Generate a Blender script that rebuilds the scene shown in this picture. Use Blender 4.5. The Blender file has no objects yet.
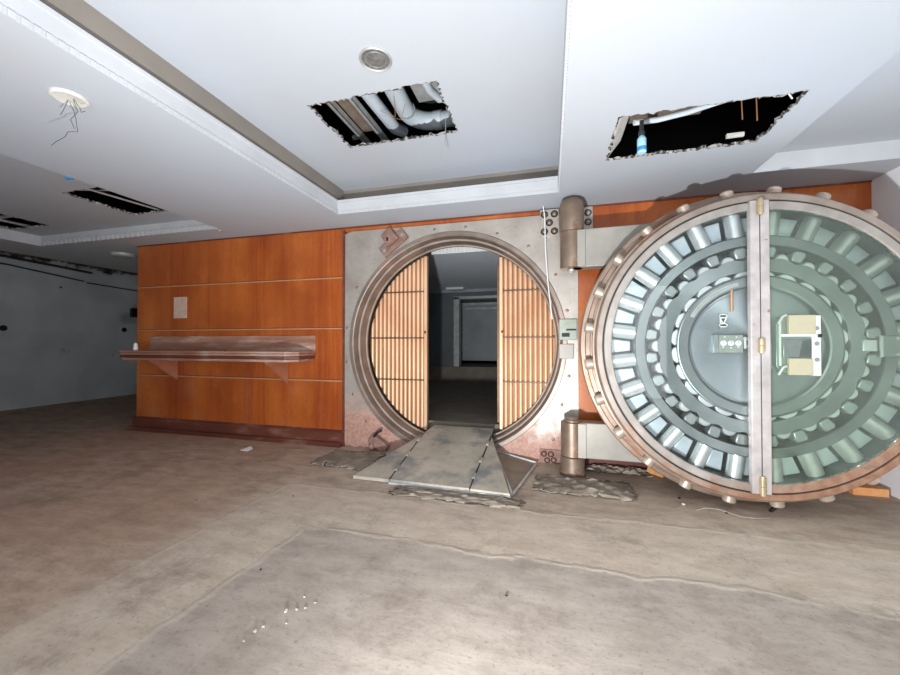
import bpy, bmesh, math, random
from mathutils import Vector, Matrix
random.seed(7)
C = bpy.context.scene.collection
H = 1.18            # geometry is written with the camera height as zero; H lifts it so that the floor is z = 0
PI = math.pi

# ------------------------------------------------------------------ materials
def lin(r, g, b):
    def f(v):
        v /= 255.0
        return v / 12.92 if v <= 0.04045 else ((v + 0.055) / 1.055) ** 2.4
    return (f(r), f(g), f(b), 1.0)

class NT:
    def __init__(s, name):
        s.m = bpy.data.materials.new(name); s.m.use_nodes = True
        s.t = s.m.node_tree; s.n = s.t.nodes; s.l = s.t.links
        s.n.clear()
        s.out = s.n.new('ShaderNodeOutputMaterial')
    def node(s, typ, **kw):
        n = s.n.new(typ)
        for k, v in kw.items(): setattr(n, k, v)
        return n
    def link(s, a, b): s.l.new(a, b)
    def put(s, sock, v):
        if isinstance(v, bpy.types.NodeSocket): s.l.new(v, sock)
        else: sock.default_value = v
    def coord(s, world=False, scale=(1, 1, 1)):
        if world: o = s.node('ShaderNodeNewGeometry').outputs['Position']
        else: o = s.node('ShaderNodeTexCoord').outputs['Object']
        mp = s.node('ShaderNodeMapping'); s.link(o, mp.inputs['Vector'])
        mp.inputs['Scale'].default_value = scale
        return mp.outputs['Vector']
    def noise(s, vec, scale, detail=5, rough=0.55, dist=0.0):
        n = s.node('ShaderNodeTexNoise')
        s.link(vec, n.inputs['Vector']); n.inputs['Scale'].default_value = scale
        n.inputs['Detail'].default_value = detail; n.inputs['Roughness'].default_value = rough
        n.inputs['Distortion'].default_value = dist
        return n.outputs['Fac']
    def ramp(s, fac, lo, hi):
        n = s.node('ShaderNodeMapRange'); n.clamp = True
        s.put(n.inputs['Value'], fac)
        n.inputs['From Min'].default_value = lo; n.inputs['From Max'].default_value = hi
        return n.outputs['Result']
    def mix(s, fac, a, b):
        n = s.node('ShaderNodeMix', data_type='RGBA')
        s.put(n.inputs[0], fac); s.put(n.inputs[6], a); s.put(n.inputs[7], b)
        return n.outputs[2]
    def math(s, op, a, b=0.0, clamp=False):
        n = s.node('ShaderNodeMath', operation=op); n.use_clamp = clamp
        s.put(n.inputs[0], a); s.put(n.inputs[1], b)
        return n.outputs[0]
    def xyz(s, vec):
        n = s.node('ShaderNodeSeparateXYZ'); s.link(vec, n.inputs[0]); return n.outputs
    def bump(s, h, strength=0.3, dist=0.01):
        n = s.node('ShaderNodeBump'); s.put(n.inputs['Height'], h)
        n.inputs['Strength'].default_value = strength; n.inputs['Distance'].default_value = dist
        return n.outputs['Normal']
    def bsdf(s, color, rough, metal=0.0, normal=None, **kw):
        b = s.node('ShaderNodeBsdfPrincipled')
        s.put(b.inputs['Base Color'], color); s.put(b.inputs['Roughness'], rough); s.put(b.inputs['Metallic'], metal)
        if normal is not None: s.link(normal, b.inputs['Normal'])
        for k, v in kw.items(): s.put(b.inputs[k.replace('_', ' ')], v)
        s.link(b.outputs[0], s.out.inputs[0])
        return b

def pbr(name, c1, c2, scale=6, rough=0.5, metal=0.0, bump=0.15, stretch=(1, 1, 1), c3=None, lo=0.35, hi=0.65, speck=60, t3=(0.58, 0.66), s3=2.5, world=False, rvar=0.1, **kw):
    s = NT(name)
    v = s.coord(world, stretch)
    n1 = s.noise(v, scale)
    col = s.mix(s.ramp(n1, lo, hi), lin(*c1), lin(*c2))
    if c3: col = s.mix(s.ramp(s.noise(v, s3, 6, 0.7), *t3), col, lin(*c3))
    n2 = s.noise(v, speck, 3)
    r = s.math('ADD', rough - rvar / 2, s.math('MULTIPLY', n1, rvar))
    s.bsdf(col, r, metal, s.bump(n2, bump, 0.004), **kw)
    return s.m

M = {}
M['white'] = pbr('white_ceiling_plaster', (180, 182, 185), (182, 189, 199), .5, 0.85, bump=0.08, world=True)
M['trimwhite'] = pbr('white_moulding_paint', (190, 192, 195), (200, 202, 205), 3, 0.8, bump=0.08, world=True)
M['gypsum'] = pbr('broken_gypsum', (58, 54, 50), (178, 176, 172), 34, 0.95, bump=0.8, world=True, lo=.44, hi=.56, speck=120)
M['taupe'] = pbr('taupe_cove_paint', (128, 121, 112), (138, 130, 121), 3, 0.8, world=True)
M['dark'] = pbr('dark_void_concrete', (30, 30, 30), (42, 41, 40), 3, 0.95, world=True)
def plaster():
    s = NT('old_white_wall'); v = s.coord(True)
    n = s.noise(v, 1.2); col = s.mix(s.ramp(n, .35, .65), lin(176, 182, 184), lin(200, 203, 204))
    col = s.mix(s.ramp(s.noise(v, 3.5, 6, .7), .64, .76), col, lin(120, 118, 112))
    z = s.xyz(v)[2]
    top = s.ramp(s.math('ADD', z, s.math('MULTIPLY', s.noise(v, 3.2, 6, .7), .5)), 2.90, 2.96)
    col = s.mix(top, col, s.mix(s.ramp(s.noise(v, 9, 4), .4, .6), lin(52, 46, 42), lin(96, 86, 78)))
    s.bsdf(col, .9, 0, s.bump(s.noise(v, 25, 4), .5, .006)); return s.m
M['plaster'] = plaster()
M['wallwhite'] = pbr('right_wall_white', (238, 241, 244), (244, 246, 248), 1.5, 0.85, world=True)
M['steel'] = pbr('brushed_steel', (136, 142, 140), (164, 169, 167), 5, 0.34, 0.7, bump=0.06, rvar=.12)
M['panel'] = pbr('pale_guide_steel', (176, 186, 192), (204, 211, 215), 4, 0.4, 0.4, bump=.05)
M['socket'] = pbr('bolt_socket_shade', (64, 50, 42), (86, 70, 60), 9, .6, .2)  # dark colour standing for the shade in the bolt holes
M['grillegrey'] = pbr('grey_speaker_grille', (96, 94, 92), (128, 126, 122), 40, .6, .2)
M['steel_dark'] = pbr('dark_steel', (66, 71, 72), (96, 101, 102), 4, 0.45, 0.8, bump=0.08)
M['bright'] = pbr('polished_bolt_steel', (206, 208, 206), (226, 228, 226), 8, 0.32, 0.6, bump=0.03)
def turned(name, c1, c2, rough, metal, an):
    s = NT(name); v = s.coord(); col = s.mix(s.ramp(s.noise(v, 3), .35, .65), lin(*c1), lin(*c2))
    t = s.node('ShaderNodeTangent'); t.direction_type = 'RADIAL'; t.axis = 'Y'
    s.bsdf(col, rough, metal, s.bump(s.noise(v, 60, 2), .03, .003), Anisotropic=an, Tangent=t.outputs[0]); return s.m
M['disc'] = turned('turned_steel_disc', (138, 145, 147), (158, 165, 167), .36, .75, .85)
M['ringsteel'] = turned('turned_steel_ring', (124, 130, 129), (146, 151, 150), .36, .8, .75)
M['rim'] = pbr('rusty_bronze_rim', (138, 118, 104), (160, 140, 124), 7, 0.48, 0.45, bump=0.2, c3=(150, 96, 66), t3=(.55, .68), s3=3.0)
M['tip'] = pbr('tan_bolt_tip', (176, 158, 142), (200, 184, 168), 9, 0.38, 0.5, bump=.06)
M['bar'] = pbr('worn_bar_steel', (168, 160, 157), (194, 187, 184), 9, 0.48, 0.3, bump=0.2, c3=(150, 92, 84), t3=(.62, .7), s3=7)
M['ringm'] = pbr('vault_ring_bronze', (128, 114, 104), (152, 138, 128), 5, 0.42, 0.55, bump=0.12, c3=(166, 140, 124), s3=2)
M['arm'] = pbr('grey_hinge_steel', (150, 145, 136), (168, 163, 154), 4, 0.5, 0.3, bump=0.15, c3=(150, 120, 104), t3=(.62, .75), s3=3)
M['post'] = pbr('brown_hinge_post', (132, 112, 96), (158, 140, 124), 5, 0.42, 0.55, bump=0.15, c3=(140, 92, 72), s3=3)
M['rust'] = pbr('pink_rusty_iron', (158, 124, 112), (128, 96, 84), 14, 0.7, 0.2, bump=0.5)
M['bronze'] = pbr('bronze_bars', (216, 166, 126), (236, 196, 160), 9, 0.42, 0.3, bump=0.15, stretch=(1, 1, .15), c3=(176, 112, 70), t3=(.6, .72), s3=5)
M['bronze_dark'] = pbr('dark_bronze', (96, 74, 56), (120, 96, 76), 9, 0.5, 0.5)
M['bronze_mid'] = pbr('brown_bronze_sheet', (158, 104, 66), (176, 122, 82), 9, 0.5, 0.3)
M['rose'] = pbr('old_white_rose', (206, 204, 194), (222, 220, 212), 9, 0.6)
M['brass'] = pbr('brass_hinge', (178, 158, 124), (200, 182, 150), 14, 0.36, 0.5, bump=0.1)
M['copper'] = pbr('copper_rod', (222, 150, 100), (236, 172, 128), 12, 0.35, 0.6)
M['tan'] = pbr('tan_lock_case', (176, 170, 142), (186, 180, 152), 5, 0.5, 0.2)
M['lead'] = pbr('grey_lock_case', (140, 146, 134), (160, 164, 152), 9, 0.5, 0.4)
M['dial'] = pbr('white_dial', (232, 234, 232), (240, 240, 238), 6, 0.35)
M['black'] = pbr('black_bits', (20, 20, 20), (32, 31, 30), 12, 0.6)
M['duct'] = pbr('pale_blue_duct', (190, 200, 208), (206, 214, 220), 5, 0.55, 0.05, bump=0.3)
M['galv'] = pbr('galvanised_channel', (172, 172, 170), (198, 198, 196), 10, 0.45, 0.4)
M['rustplank'] = pbr('rust_stained_deck', (136, 120, 106), (110, 92, 78), 7, 0.85, c3=(70, 62, 56))
M['shelf'] = pbr('dusty_shelf_wood', (146, 98, 78), (172, 132, 112), 6, 0.5, bump=0.2, stretch=(.3, 1, 2), c3=(204, 184, 170), t3=(.5, .72), s3=5)
M['bracket'] = pbr('pinkish_bracket_wood', (168, 104, 74), (184, 122, 92), 6, 0.5)
M['basewood'] = pbr('dark_red_base_wood', (88, 44, 34), (112, 60, 46), 5, 0.5, bump=0.2, stretch=(.3, 1, 1), c3=(140, 110, 94), t3=(.56, .72), s3=5)
M['strip'] = pbr('light_wood_reveal', (178, 124, 84), (190, 138, 98), 8, 0.5)
M['notice'] = pbr('faded_notice', (196, 164, 146), (212, 184, 168), 18, 0.7)
M['fabric_dust'] = pbr('dusty_torn_floor_paper', (128, 116, 102), (156, 144, 130), 9, 0.9, bump=0.8, speck=30)
M['cable'] = pbr('dark_cable', (44, 42, 40), (60, 58, 54), 10, 0.7)
M['whitecable'] = pbr('white_conduit', (198, 208, 214), (214, 222, 226), 10, 0.5)
M['blue'] = pbr('blue_plastic', (52, 120, 170), (64, 140, 190), 6, 0.5)
M['bottle'] = pbr('pale_blue_bottle', (150, 198, 222), (172, 212, 230), 6, 0.25)
M['shim'] = pbr('orange_wood_shim', (222, 150, 92), (232, 168, 112), 14, 0.7)
M['grit'] = pbr('grey_grit', (160, 152, 144), (196, 188, 180), 30, 0.9)
M['crumb'] = pbr('plaster_crumb', (206, 202, 194), (226, 222, 216), 30, 0.9)
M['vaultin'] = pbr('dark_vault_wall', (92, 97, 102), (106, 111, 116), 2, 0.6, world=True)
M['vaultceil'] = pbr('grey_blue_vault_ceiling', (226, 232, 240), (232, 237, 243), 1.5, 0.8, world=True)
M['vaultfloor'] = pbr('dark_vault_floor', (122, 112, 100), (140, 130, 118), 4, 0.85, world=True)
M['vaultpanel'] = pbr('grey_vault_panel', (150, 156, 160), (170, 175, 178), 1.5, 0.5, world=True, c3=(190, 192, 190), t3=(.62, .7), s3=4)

def bezel(name, c1, c2, k0):
    s = NT(name); v = s.coord(); n = s.noise(v, 7, 5)
    x, y, z = s.xyz(v)
    col = s.mix(s.ramp(n, .35, .65), lin(*c1), lin(*c2))
    k = s.math('ADD', s.noise(v, 2.4, 6, .65), s.math('SUBTRACT', s.math('MULTIPLY', x, .12), s.math('MULTIPLY', s.math('SUBTRACT', z, 1.0), .16)))
    rust = s.ramp(k, k0, k0 + .14)
    col = s.mix(s.math('MULTIPLY', rust, .85), col, s.mix(s.ramp(s.noise(v, 16, 4), .4, .6), lin(142, 98, 72), lin(164, 124, 98)))
    s.bsdf(col, .46, .22, s.bump(s.noise(v, 60, 3), .12, .004)); return s.m
M['bezel'] = bezel('tarnished_bezel', (132, 118, 107), (152, 140, 130), .47)
M['bezel_in'] = bezel('worn_grey_glazing_ring', (140, 133, 126), (164, 157, 150), .53)

def wood():
    s = NT('cherry_veneer')
    v = s.coord(True)
    g = s.noise(s.coord(True, (1, 1, .04)), 26, 6, .6)
    band = s.noise(s.coord(True, (1, 1, .02)), 2.2, 2)
    col = s.mix(s.ramp(g, .3, .7), lin(154, 70, 24), lin(186, 96, 38))
    col = s.mix(s.ramp(band, .4, .62), col, lin(200, 112, 46))
    age = s.noise(s.coord(True, (1, 1, .7)), 1.1, 4, .6)
    col = s.mix(s.math('MULTIPLY', s.ramp(age, .44, .62), .55), col, lin(134, 52, 20))
    fl = s.noise(s.coord(True, (1, 1, .12)), 130, 2)
    col = s.mix(s.math('MULTIPLY', s.ramp(fl, .52, .66), .3), col, lin(112, 44, 16))
    z = s.xyz(v)[2]
    low = s.ramp(z, .95, .15)
    dust = s.math('MULTIPLY', s.ramp(s.noise(s.coord(True, (1, 1, .6)), 3.2, 6, .7), .52, .72), s.math('MULTIPLY', low, .55))
    col = s.mix(dust, col, lin(176, 122, 96))
    s.bsdf(col, s.math('ADD', .3, s.math('MULTIPLY', dust, .4)), 0, s.bump(g, .04, .003), Coat_Weight=.25, Coat_Roughness=.25)
    return s.m
M['wood'] = wood()

def plate():
    s = NT('vault_front_plate')
    v = s.coord(True)
    n = s.noise(v, 3.5, 6)
    col = s.mix(s.ramp(n, .35, .65), lin(168, 158, 148), lin(188, 181, 172))
    fine = s.noise(v, 38, 3)
    col = s.mix(s.math('MULTIPLY', s.ramp(fine, .58, .74), .35), col, lin(128, 112, 100))
    z = s.xyz(v)[2]
    zz = s.math('ADD', z, s.math('MULTIPLY', s.noise(v, 5, 5, .65), .8))
    zz = s.math('ADD', zz, s.math('MULTIPLY', s.ramp(s.xyz(v)[0], -1.6, -.2), .2))
    rust = s.ramp(zz, 1.0, .76)
    col = s.mix(s.math('MULTIPLY', rust, .9), col, s.mix(s.ramp(fine, .4, .6), lin(172, 124, 108), lin(190, 150, 134)))
    s.bsdf(col, s.math('ADD', .4, s.math('MULTIPLY', rust, .25)), s.math('SUBTRACT', .45, s.math('MULTIPLY', rust, .3)), s.bump(fine, .12, .003))
    return s.m
M['plate'] = plate()

def floor_mat():
    s = NT('stripped_concrete_floor')
    v = s.coord(True)
    wob = s.math('MULTIPLY', s.math('SUBTRACT', s.noise(v, 1.6, 4), .5), .22)
    wob2 = s.math('MULTIPLY', s.math('SUBTRACT', s.noise(v, 9, 4), .5), .06)
    x, y, z = s.xyz(v)
    def inside(x0, y1, soft):
        a = s.math('SUBTRACT', x, x0); b = s.math('SUBTRACT', y1, y)
        d = s.math('MINIMUM', a, b)
        d = s.math('ADD', s.math('ADD', d, wob), wob2)
        return d
    d1 = inside(-2.12, 2.68, 0); d2 = inside(-1.53, 2.08, 0)
    m1 = s.ramp(d1, -.09, .12); m2 = s.ramp(d2, -.03, .04)
    big = s.noise(v, .9, 6, .62); mid = s.noise(s.coord(True, (1, 2.2, 1)), 4, 7, .7); fine = s.noise(v, 46, 4, .7)
    A = s.mix(s.ramp(mid, .36, .64), lin(164, 138, 119), lin(196, 173, 154))
    A = s.mix(s.math('MULTIPLY', s.ramp(big, .45, .62), .6), A, lin(182, 148, 128))
    B = s.mix(s.ramp(mid, .36, .64), lin(188, 171, 154), lin(210, 195, 178))
    D = s.mix(s.ramp(mid, .34, .66), lin(164, 151, 139), lin(191, 178, 166))
    far = s.mix(s.ramp(mid, .36, .64), lin(170, 152, 135), lin(200, 183, 166))
    right = s.ramp(x, -2.7, -1.7)
    A = s.mix(right, A, far)
    col = s.mix(m1, A, B); col = s.mix(m2, col, D)
    stain = s.noise(v, 2.3, 7, .75)
    col = s.mix(s.math('MULTIPLY', s.ramp(stain, .52, .7), .6), col, lin(122, 108, 97))
    col = s.mix(s.math('MULTIPLY', s.ramp(fine, .56, .72), .5), col, lin(106, 94, 84))
    col = s.mix(s.math('MULTIPLY', s.ramp(fine, .38, .25), .3), col, lin(200, 190, 176))
    brk = s.ramp(s.noise(v, 2.6, 5, .7), .36, .5)
    r1 = s.math('MULTIPLY', s.ramp(s.math('ABSOLUTE', s.math('SUBTRACT', d1, .0)), .028, .004), brk)
    r2 = s.math('MULTIPLY', s.ramp(s.math('ABSOLUTE', s.math('SUBTRACT', d2, .0)), .024, .004), brk)
    rid = s.math('MAXIMUM', r1, r2)
    col = s.mix(s.math('MULTIPLY', rid, .35), col, lin(198, 186, 168))
    crackn = s.noise(s.coord(True, (1, 3.2, 1)), 2.1, 8, .72, .8)
    crack = s.ramp(s.math('ABSOLUTE', s.math('SUBTRACT', crackn, .5)), .012, .002)
    crackm = s.math('MULTIPLY', crack, s.math('MULTIPLY', s.ramp(s.noise(v, 1.3, 3), .6, .68), .5))
    col = s.mix(s.math('MULTIPLY', crackm, .6), col, lin(84, 72, 62))
    h = s.math('ADD', s.math('MULTIPLY', rid, .6), s.math('ADD', s.math('MULTIPLY', mid, .5), s.math('MULTIPLY', fine, .12)))
    h = s.math('SUBTRACT', h, s.math('MULTIPLY', crackm, .5))
    s.bsdf(col, .92, 0, s.bump(h, .3, .014), Specular_IOR_Level=.2)
    return s.m
M['floor'] = floor_mat()

def ramp_mat():
    s = NT('scuffed_ramp_steel')
    v = s.coord(True)
    n = s.noise(v, 4.5, 6, .65)
    col = s.mix(s.ramp(n, .35, .6), lin(192, 182, 166), lin(170, 162, 148))
    col = s.mix(s.math('MULTIPLY', s.ramp(s.noise(v, 2.6, 6, .6), .47, .6), .8), col, lin(112, 118, 122))
    f = s.noise(v, 30, 4)
    col = s.mix(s.math('MULTIPLY', s.ramp(f, .58, .7), .4), col, lin(190, 184, 172))
    s.bsdf(col, .6, .2, s.bump(f, .2, .004))
    return s.m
M['ramp'] = ramp_mat()
M['rampside'] = pbr('dusty_wing_plate', (120, 108, 94), (140, 128, 114), 7, 0.55, 0.1, bump=.3)

def glass(name, tint, haze):
    s = NT(name)
    tr = s.node('ShaderNodeBsdfTransparent'); tr.inputs[0].default_value = tint
    gl = s.node('ShaderNodeBsdfGlossy'); gl.inputs['Roughness'].default_value = .03
    fr = s.node('ShaderNodeFresnel'); fr.inputs[0].default_value = 1.45
    m1 = s.node('ShaderNodeMixShader')
    s.link(fr.outputs[0], m1.inputs[0]); s.link(tr.outputs[0], m1.inputs[1]); s.link(gl.outputs[0], m1.inputs[2])
    df = s.node('ShaderNodeBsdfDiffuse'); df.inputs[0].default_value = lin(168, 186, 170)
    m2 = s.node('ShaderNodeMixShader')
    n = s.noise(s.coord(), 3.5, 6, .6)
    s.link(s.math('MULTIPLY', s.ramp(n, .25, .75), haze), m2.inputs[0])
    s.link(m1.outputs[0], m2.inputs[1]); s.link(df.outputs[0], m2.inputs[2])
    s.link(m2.outputs[0], s.out.inputs[0])
    return s.m
M['glass'] = glass('clear_door_glass', (.96, .98, .98, 1), .02)
M['glass_green'] = glass('hazy_green_glass', (.92, .965, .92, 1), .13)

# ------------------------------------------------------------------ mesh building
class MB:
    def __init__(s): s.b = bmesh.new(); s.mi = 0
    def _face(s, vs):
        try:
            f = s.b.faces.new(vs); f.material_index = s.mi; return f
        except ValueError: return None
    def poly(s, pts): return s._face([s.b.verts.new(p) for p in pts])
    def box(s, x0, x1, y0, y1, z0, z1, mat=None):
        v = [Vector((x, y, z)) for x in (x0, x1) for y in (y0, y1) for z in (z0, z1)]
        if mat is not None: v = [mat @ p for p in v]
        v = [s.b.verts.new(p) for p in v]
        for q in ((0, 1, 3, 2), (4, 6, 7, 5), (0, 4, 5, 1), (2, 3, 7, 6), (0, 2, 6, 4), (1, 5, 7, 3)): s._face([v[i] for i in q])
        return s
    def prism(s, pts, d):
        d = Vector(d); a = [s.b.verts.new(Vector(p)) for p in pts]; b = [s.b.verts.new(Vector(p) + d) for p in pts]
        n = len(a); s._face(a[::-1]); s._face(b)
        for i in range(n): s._face([a[i], a[(i + 1) % n], b[(i + 1) % n], b[i]])
        return s
    def tube(s, pts, r, n=10, cap=True):
        pts = [Vector(p) for p in pts]; rings = []
        rs = r if isinstance(r, (list, tuple)) else [r] * len(pts)
        up = None
        for i, p in enumerate(pts):
            t = (pts[min(i + 1, len(pts) - 1)] - pts[max(i - 1, 0)]).normalized()
            if up is None: up = Vector((0, 0, 1)) if abs(t.z) < .9 else Vector((1, 0, 0))
            a = t.cross(up).normalized(); up = a.cross(t).normalized()
            rings.append([s.b.verts.new(p + rs[i] * (math.cos(2 * PI * k / n) * a + math.sin(2 * PI * k / n) * up)) for k in range(n)])
        for A, B in zip(rings, rings[1:]):
            for k in range(n): s._face([A[k], A[(k + 1) % n], B[(k + 1) % n], B[k]])
        if cap: s._face(rings[0][::-1]); s._face(rings[-1])
        return s
    def lathe(s, prof, c, n=96, axis='Y', a0=0.0, a1=2 * PI):
        full = abs(a1 - a0 - 2 * PI) < 1e-6
        m = n if full else n + 1
        rings = []
        for R, d in prof:
            if R < 1e-6:
                p = (c[0], d, c[2]) if axis == 'Y' else (c[0], c[1], d)
                rings.append([s.b.verts.new(p)]); continue
            ring = []
            for k in range(m):
                t = a0 + (a1 - a0) * k / n
                if axis == 'Y': p = (c[0] + R * math.cos(t), d, c[2] + R * math.sin(t))
                else: p = (c[0] + R * math.cos(t), c[1] + R * math.sin(t), d)
                ring.append(s.b.verts.new(p))
            rings.append(ring)
        for A, B in zip(rings, rings[1:]):
            for k in range(n):
                k2 = (k + 1) % m
                if len(A) == 1 and len(B) == 1: continue
                if len(A) == 1: s._face([A[0], B[k2], B[k]])
                elif len(B) == 1: s._face([A[k], A[k2], B[0]])
                else: s._face([A[k], A[k2], B[k2], B[k]])
        return s
    def ball(s, c, r, squash=(1, 1, 1), seg=14, jit=0.0):
        vs = bmesh.ops.create_uvsphere(s.b, u_segments=seg, v_segments=max(6, seg // 2), radius=r)['verts']
        for v in vs:
            k = 1 + random.uniform(-jit, jit)
            v.co = Vector((v.co.x * squash[0] * k, v.co.y * squash[1] * k, v.co.z * squash[2] * k)) + Vector(c)
        for f in {f for v in vs for f in v.link_faces}: f.material_index = s.mi
        return s

def finish(name, mb, mats, parent=None, origin=None, rot=None, bevel=0, smooth=True, angle=35, normals=True):
    """links the mesh; written coordinates are rel. world unless origin+rot say the mesh is local around origin"""
    bm = mb.b
    bmesh.ops.remove_doubles(bm, verts=bm.verts, dist=1e-6)
    if normals: bmesh.ops.recalc_face_normals(bm, faces=bm.faces)
    if origin is None:
        xs = [v.co for v in bm.verts]
        lo = Vector([min(p[i] for p in xs) for i in range(3)]); hi = Vector([max(p[i] for p in xs) for i in range(3)])
        o = Vector(((lo.x + hi.x) / 2, (lo.y + hi.y) / 2, lo.z))
    else: o = Vector(origin)
    bm.transform(Matrix.Translation(-o))
    me = bpy.data.meshes.new(name); bm.to_mesh(me); bm.free()
    if not isinstance(mats, (list, tuple)): mats = [mats]
    for m in mats: me.materials.append(M[m] if isinstance(m, str) else m)
    if smooth:
        for p in me.polygons: p.use_smooth = True
        me.set_sharp_from_angle(angle=math.radians(angle))
    ob = bpy.data.objects.new(name, me); C.objects.link(ob)
    w = o + Vector((0, 0, H))
    if parent is not None:
        ob.parent = parent; pw = parent['_w'] if '_w' in parent else None
        ob.location = w - Vector(wloc[parent.name])
    else: ob.location = w
    wloc[ob.name] = tuple(w)
    if bevel:
        md = ob.modifiers.new('Bevel', 'BEVEL'); md.width = bevel; md.segments = 2; md.limit_method = 'ANGLE'; md.angle_limit = math.radians(35)
    return ob
wloc = {}

def tag(o, label=None, cat=None, group=None, kind=None):
    if label: o['label'] = label
    if cat: o['category'] = cat
    if group: o['group'] = group
    if kind: o['kind'] = kind
    return o
def thing(name, loc, label, cat, group=None):
    o = bpy.data.objects.new(name, None); C.objects.link(o)
    w = Vector(loc) + Vector((0, 0, H)); o.location = w; o.empty_display_size = .1
    wloc[o.name] = tuple(w)
    return tag(o, label, cat, group)
def struct(name, mb, mats, **kw):
    o = finish(name, mb, mats, **kw); o['kind'] = 'structure'; return o
def spin_copy(src, angle, parent):
    """another instance of a door part, turned about the door's axis (the part's origin lies on that axis)"""
    o = src.copy(); C.objects.link(o); o.parent = parent
    o.rotation_euler = (0, angle, 0); return o

FL = -1.18; CE = 1.315
# ------------------------------------------------------------------ setting
Y0 = -2.6           # the space behind the photographer is left open to the world light and an added fill lamp
m = MB(); m.box(-9.3, 2.7, Y0, 4.45, FL - .2, FL); m.box(-9.3, -5.0, 4.45, 9.3, FL - .2, FL)
struct('floor', m, 'floor')

# plenum / slab over everything
def ragged(m, x0, x1, y0, y1, z, pad=.028, depth=.022):
    """plasterboard edge of a hole knocked through the ceiling: ragged inner line, broken core"""
    X0, X1, Y0_, Y1 = x0 - pad, x1 + pad, y0 - pad, y1 + pad
    out, inn = [], []
    def side(a, b, ia, ib, n):
        for k in range(n):
            t = k / n
            out.append((a[0] + (b[0] - a[0]) * t, a[1] + (b[1] - a[1]) * t))
            j = .016 if k else .006
            inn.append((ia[0] + (ib[0] - ia[0]) * t + random.uniform(-j, j), ia[1] + (ib[1] - ia[1]) * t + random.uniform(-j, j)))
    nx, ny = max(8, int((x1 - x0) / .022)), max(8, int((y1 - y0) / .022))
    side((X0, Y0_), (X1, Y0_), (x0, y0), (x1, y0), nx); side((X1, Y0_), (X1, Y1), (x1, y0), (x1, y1), ny)
    side((X1, Y1), (X0, Y1), (x1, y1), (x0, y1), nx); side((X0, Y1), (X0, Y0_), (x0, y1), (x0, y0), ny)
    n = len(out)
    lift = [random.uniform(-.004, .006) for _ in range(n)]
    dz = [random.uniform(.010, .02) for _ in range(n)]
    for i in range(n):
        k = (i + 1) % n
        m.mi = 0
        mid_i = tuple((out[i][c] * .35 + inn[i][c] * .65) for c in (0, 1)); mid_k = tuple((out[k][c] * .35 + inn[k][c] * .65) for c in (0, 1))
        m.poly([(*out[i], z), (*out[k], z), (*mid_k, z), (*mid_i, z)])
        m.mi = 1
        m.poly([(*mid_i, z), (*mid_k, z), (*inn[k], z + lift[k]), (*inn[i], z + lift[i])])
        m.poly([(*inn[i], z + lift[i]), (*inn[k], z + lift[k]), (*inn[k], z + dz[k]), (*inn[i], z + dz[i])])
    m.mi = 0
def sheet(m, x0, x1, y0, y1, z, hole=None, pad=.028):
    if hole is None: m.poly([(x0, y0, z), (x1, y0, z), (x1, y1, z), (x0, y1, z)]); return
    a, b, c, d = hole[0] - pad, hole[1] + pad, hole[2] - pad, hole[3] + pad
    a = max(a, x0); b = min(b, x1)
    xs = [x0, a, b, x1]; ys = [y0, c, d, y1]
    for i in range(3):
        for j in range(3):
            if i == 1 and j == 1: continue
            if xs[i + 1] - xs[i] < 1e-6 or ys[j + 1] - ys[j] < 1e-6: continue
            m.poly([(xs[i], ys[j], z), (xs[i + 1], ys[j], z), (xs[i + 1], ys[j + 1], z), (xs[i], ys[j + 1], z)])
    ragged(m, *hole, z, pad)

TY = -1.4           # near end of the three recessed trays (behind the camera)
TX = [(-6.74, -3.70, 3.45), (-2.11, .07, 3.39), (1.525, 2.53, 3.39)]
HOLE_L = (-4.575, -4.03, 2.50, 3.145); HOLE_FL = (-6.66, -6.01, 2.62, 3.15)
HOLE_M = (-1.595, -.685, 2.195, 2.76); HOLE_R = (.40, 1.31, 2.355, 2.875)
SX = -7.62          # broken left edge of the soffit
m = MB()
# soffit level
sheet(m, SX, 2.53, Y0, TY, CE)
sheet(m, SX, -6.74, TY, 3.45, CE); sheet(m, -3.70, -2.11, TY, 3.39, CE); sheet(m, -3.70, -2.11, 3.39, 3.45, CE)
sheet(m, .07, 1.525, TY, 3.39, CE, HOLE_R)
sheet(m, SX, -2.11, 3.45, 3.8, CE); sheet(m, -2.11, 2.53, 3.39, 3.8, CE)
sheet(m, SX, -5.45, 3.8, 9.2, CE)
# left and right trays: step of 0.135
def tray_sides(x0, x1, y1, z0, z1, far=True):
    m.mi = 3
    m.poly([(x0, TY, z0), (x0, y1, z0), (x0, y1, z1), (x0, TY, z1)])
    m.poly([(x1, y1, z0), (x1, TY, z0), (x1, TY, z1), (x1, y1, z1)])
    m.poly([(x0, y1, z0), (x1, y1, z0), (x1, y1, z1), (x0, y1, z1)])
    m.poly([(x1, TY, z0), (x0, TY, z0), (x0, TY, z1), (x1, TY, z1)])
    m.mi = 0
tray_sides(*TX[0], CE, 1.45)
# two holes in the left tray
sheet(m, -6.74, -5.3, TY, 3.45, 1.45, HOLE_FL); sheet(m, -5.3, -3.70, TY, 3.45, 1.45, HOLE_L)
tray_sides(*TX[2], CE, 1.45); sheet(m, 1.525, 2.53, TY, 3.39, 1.45)
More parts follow.
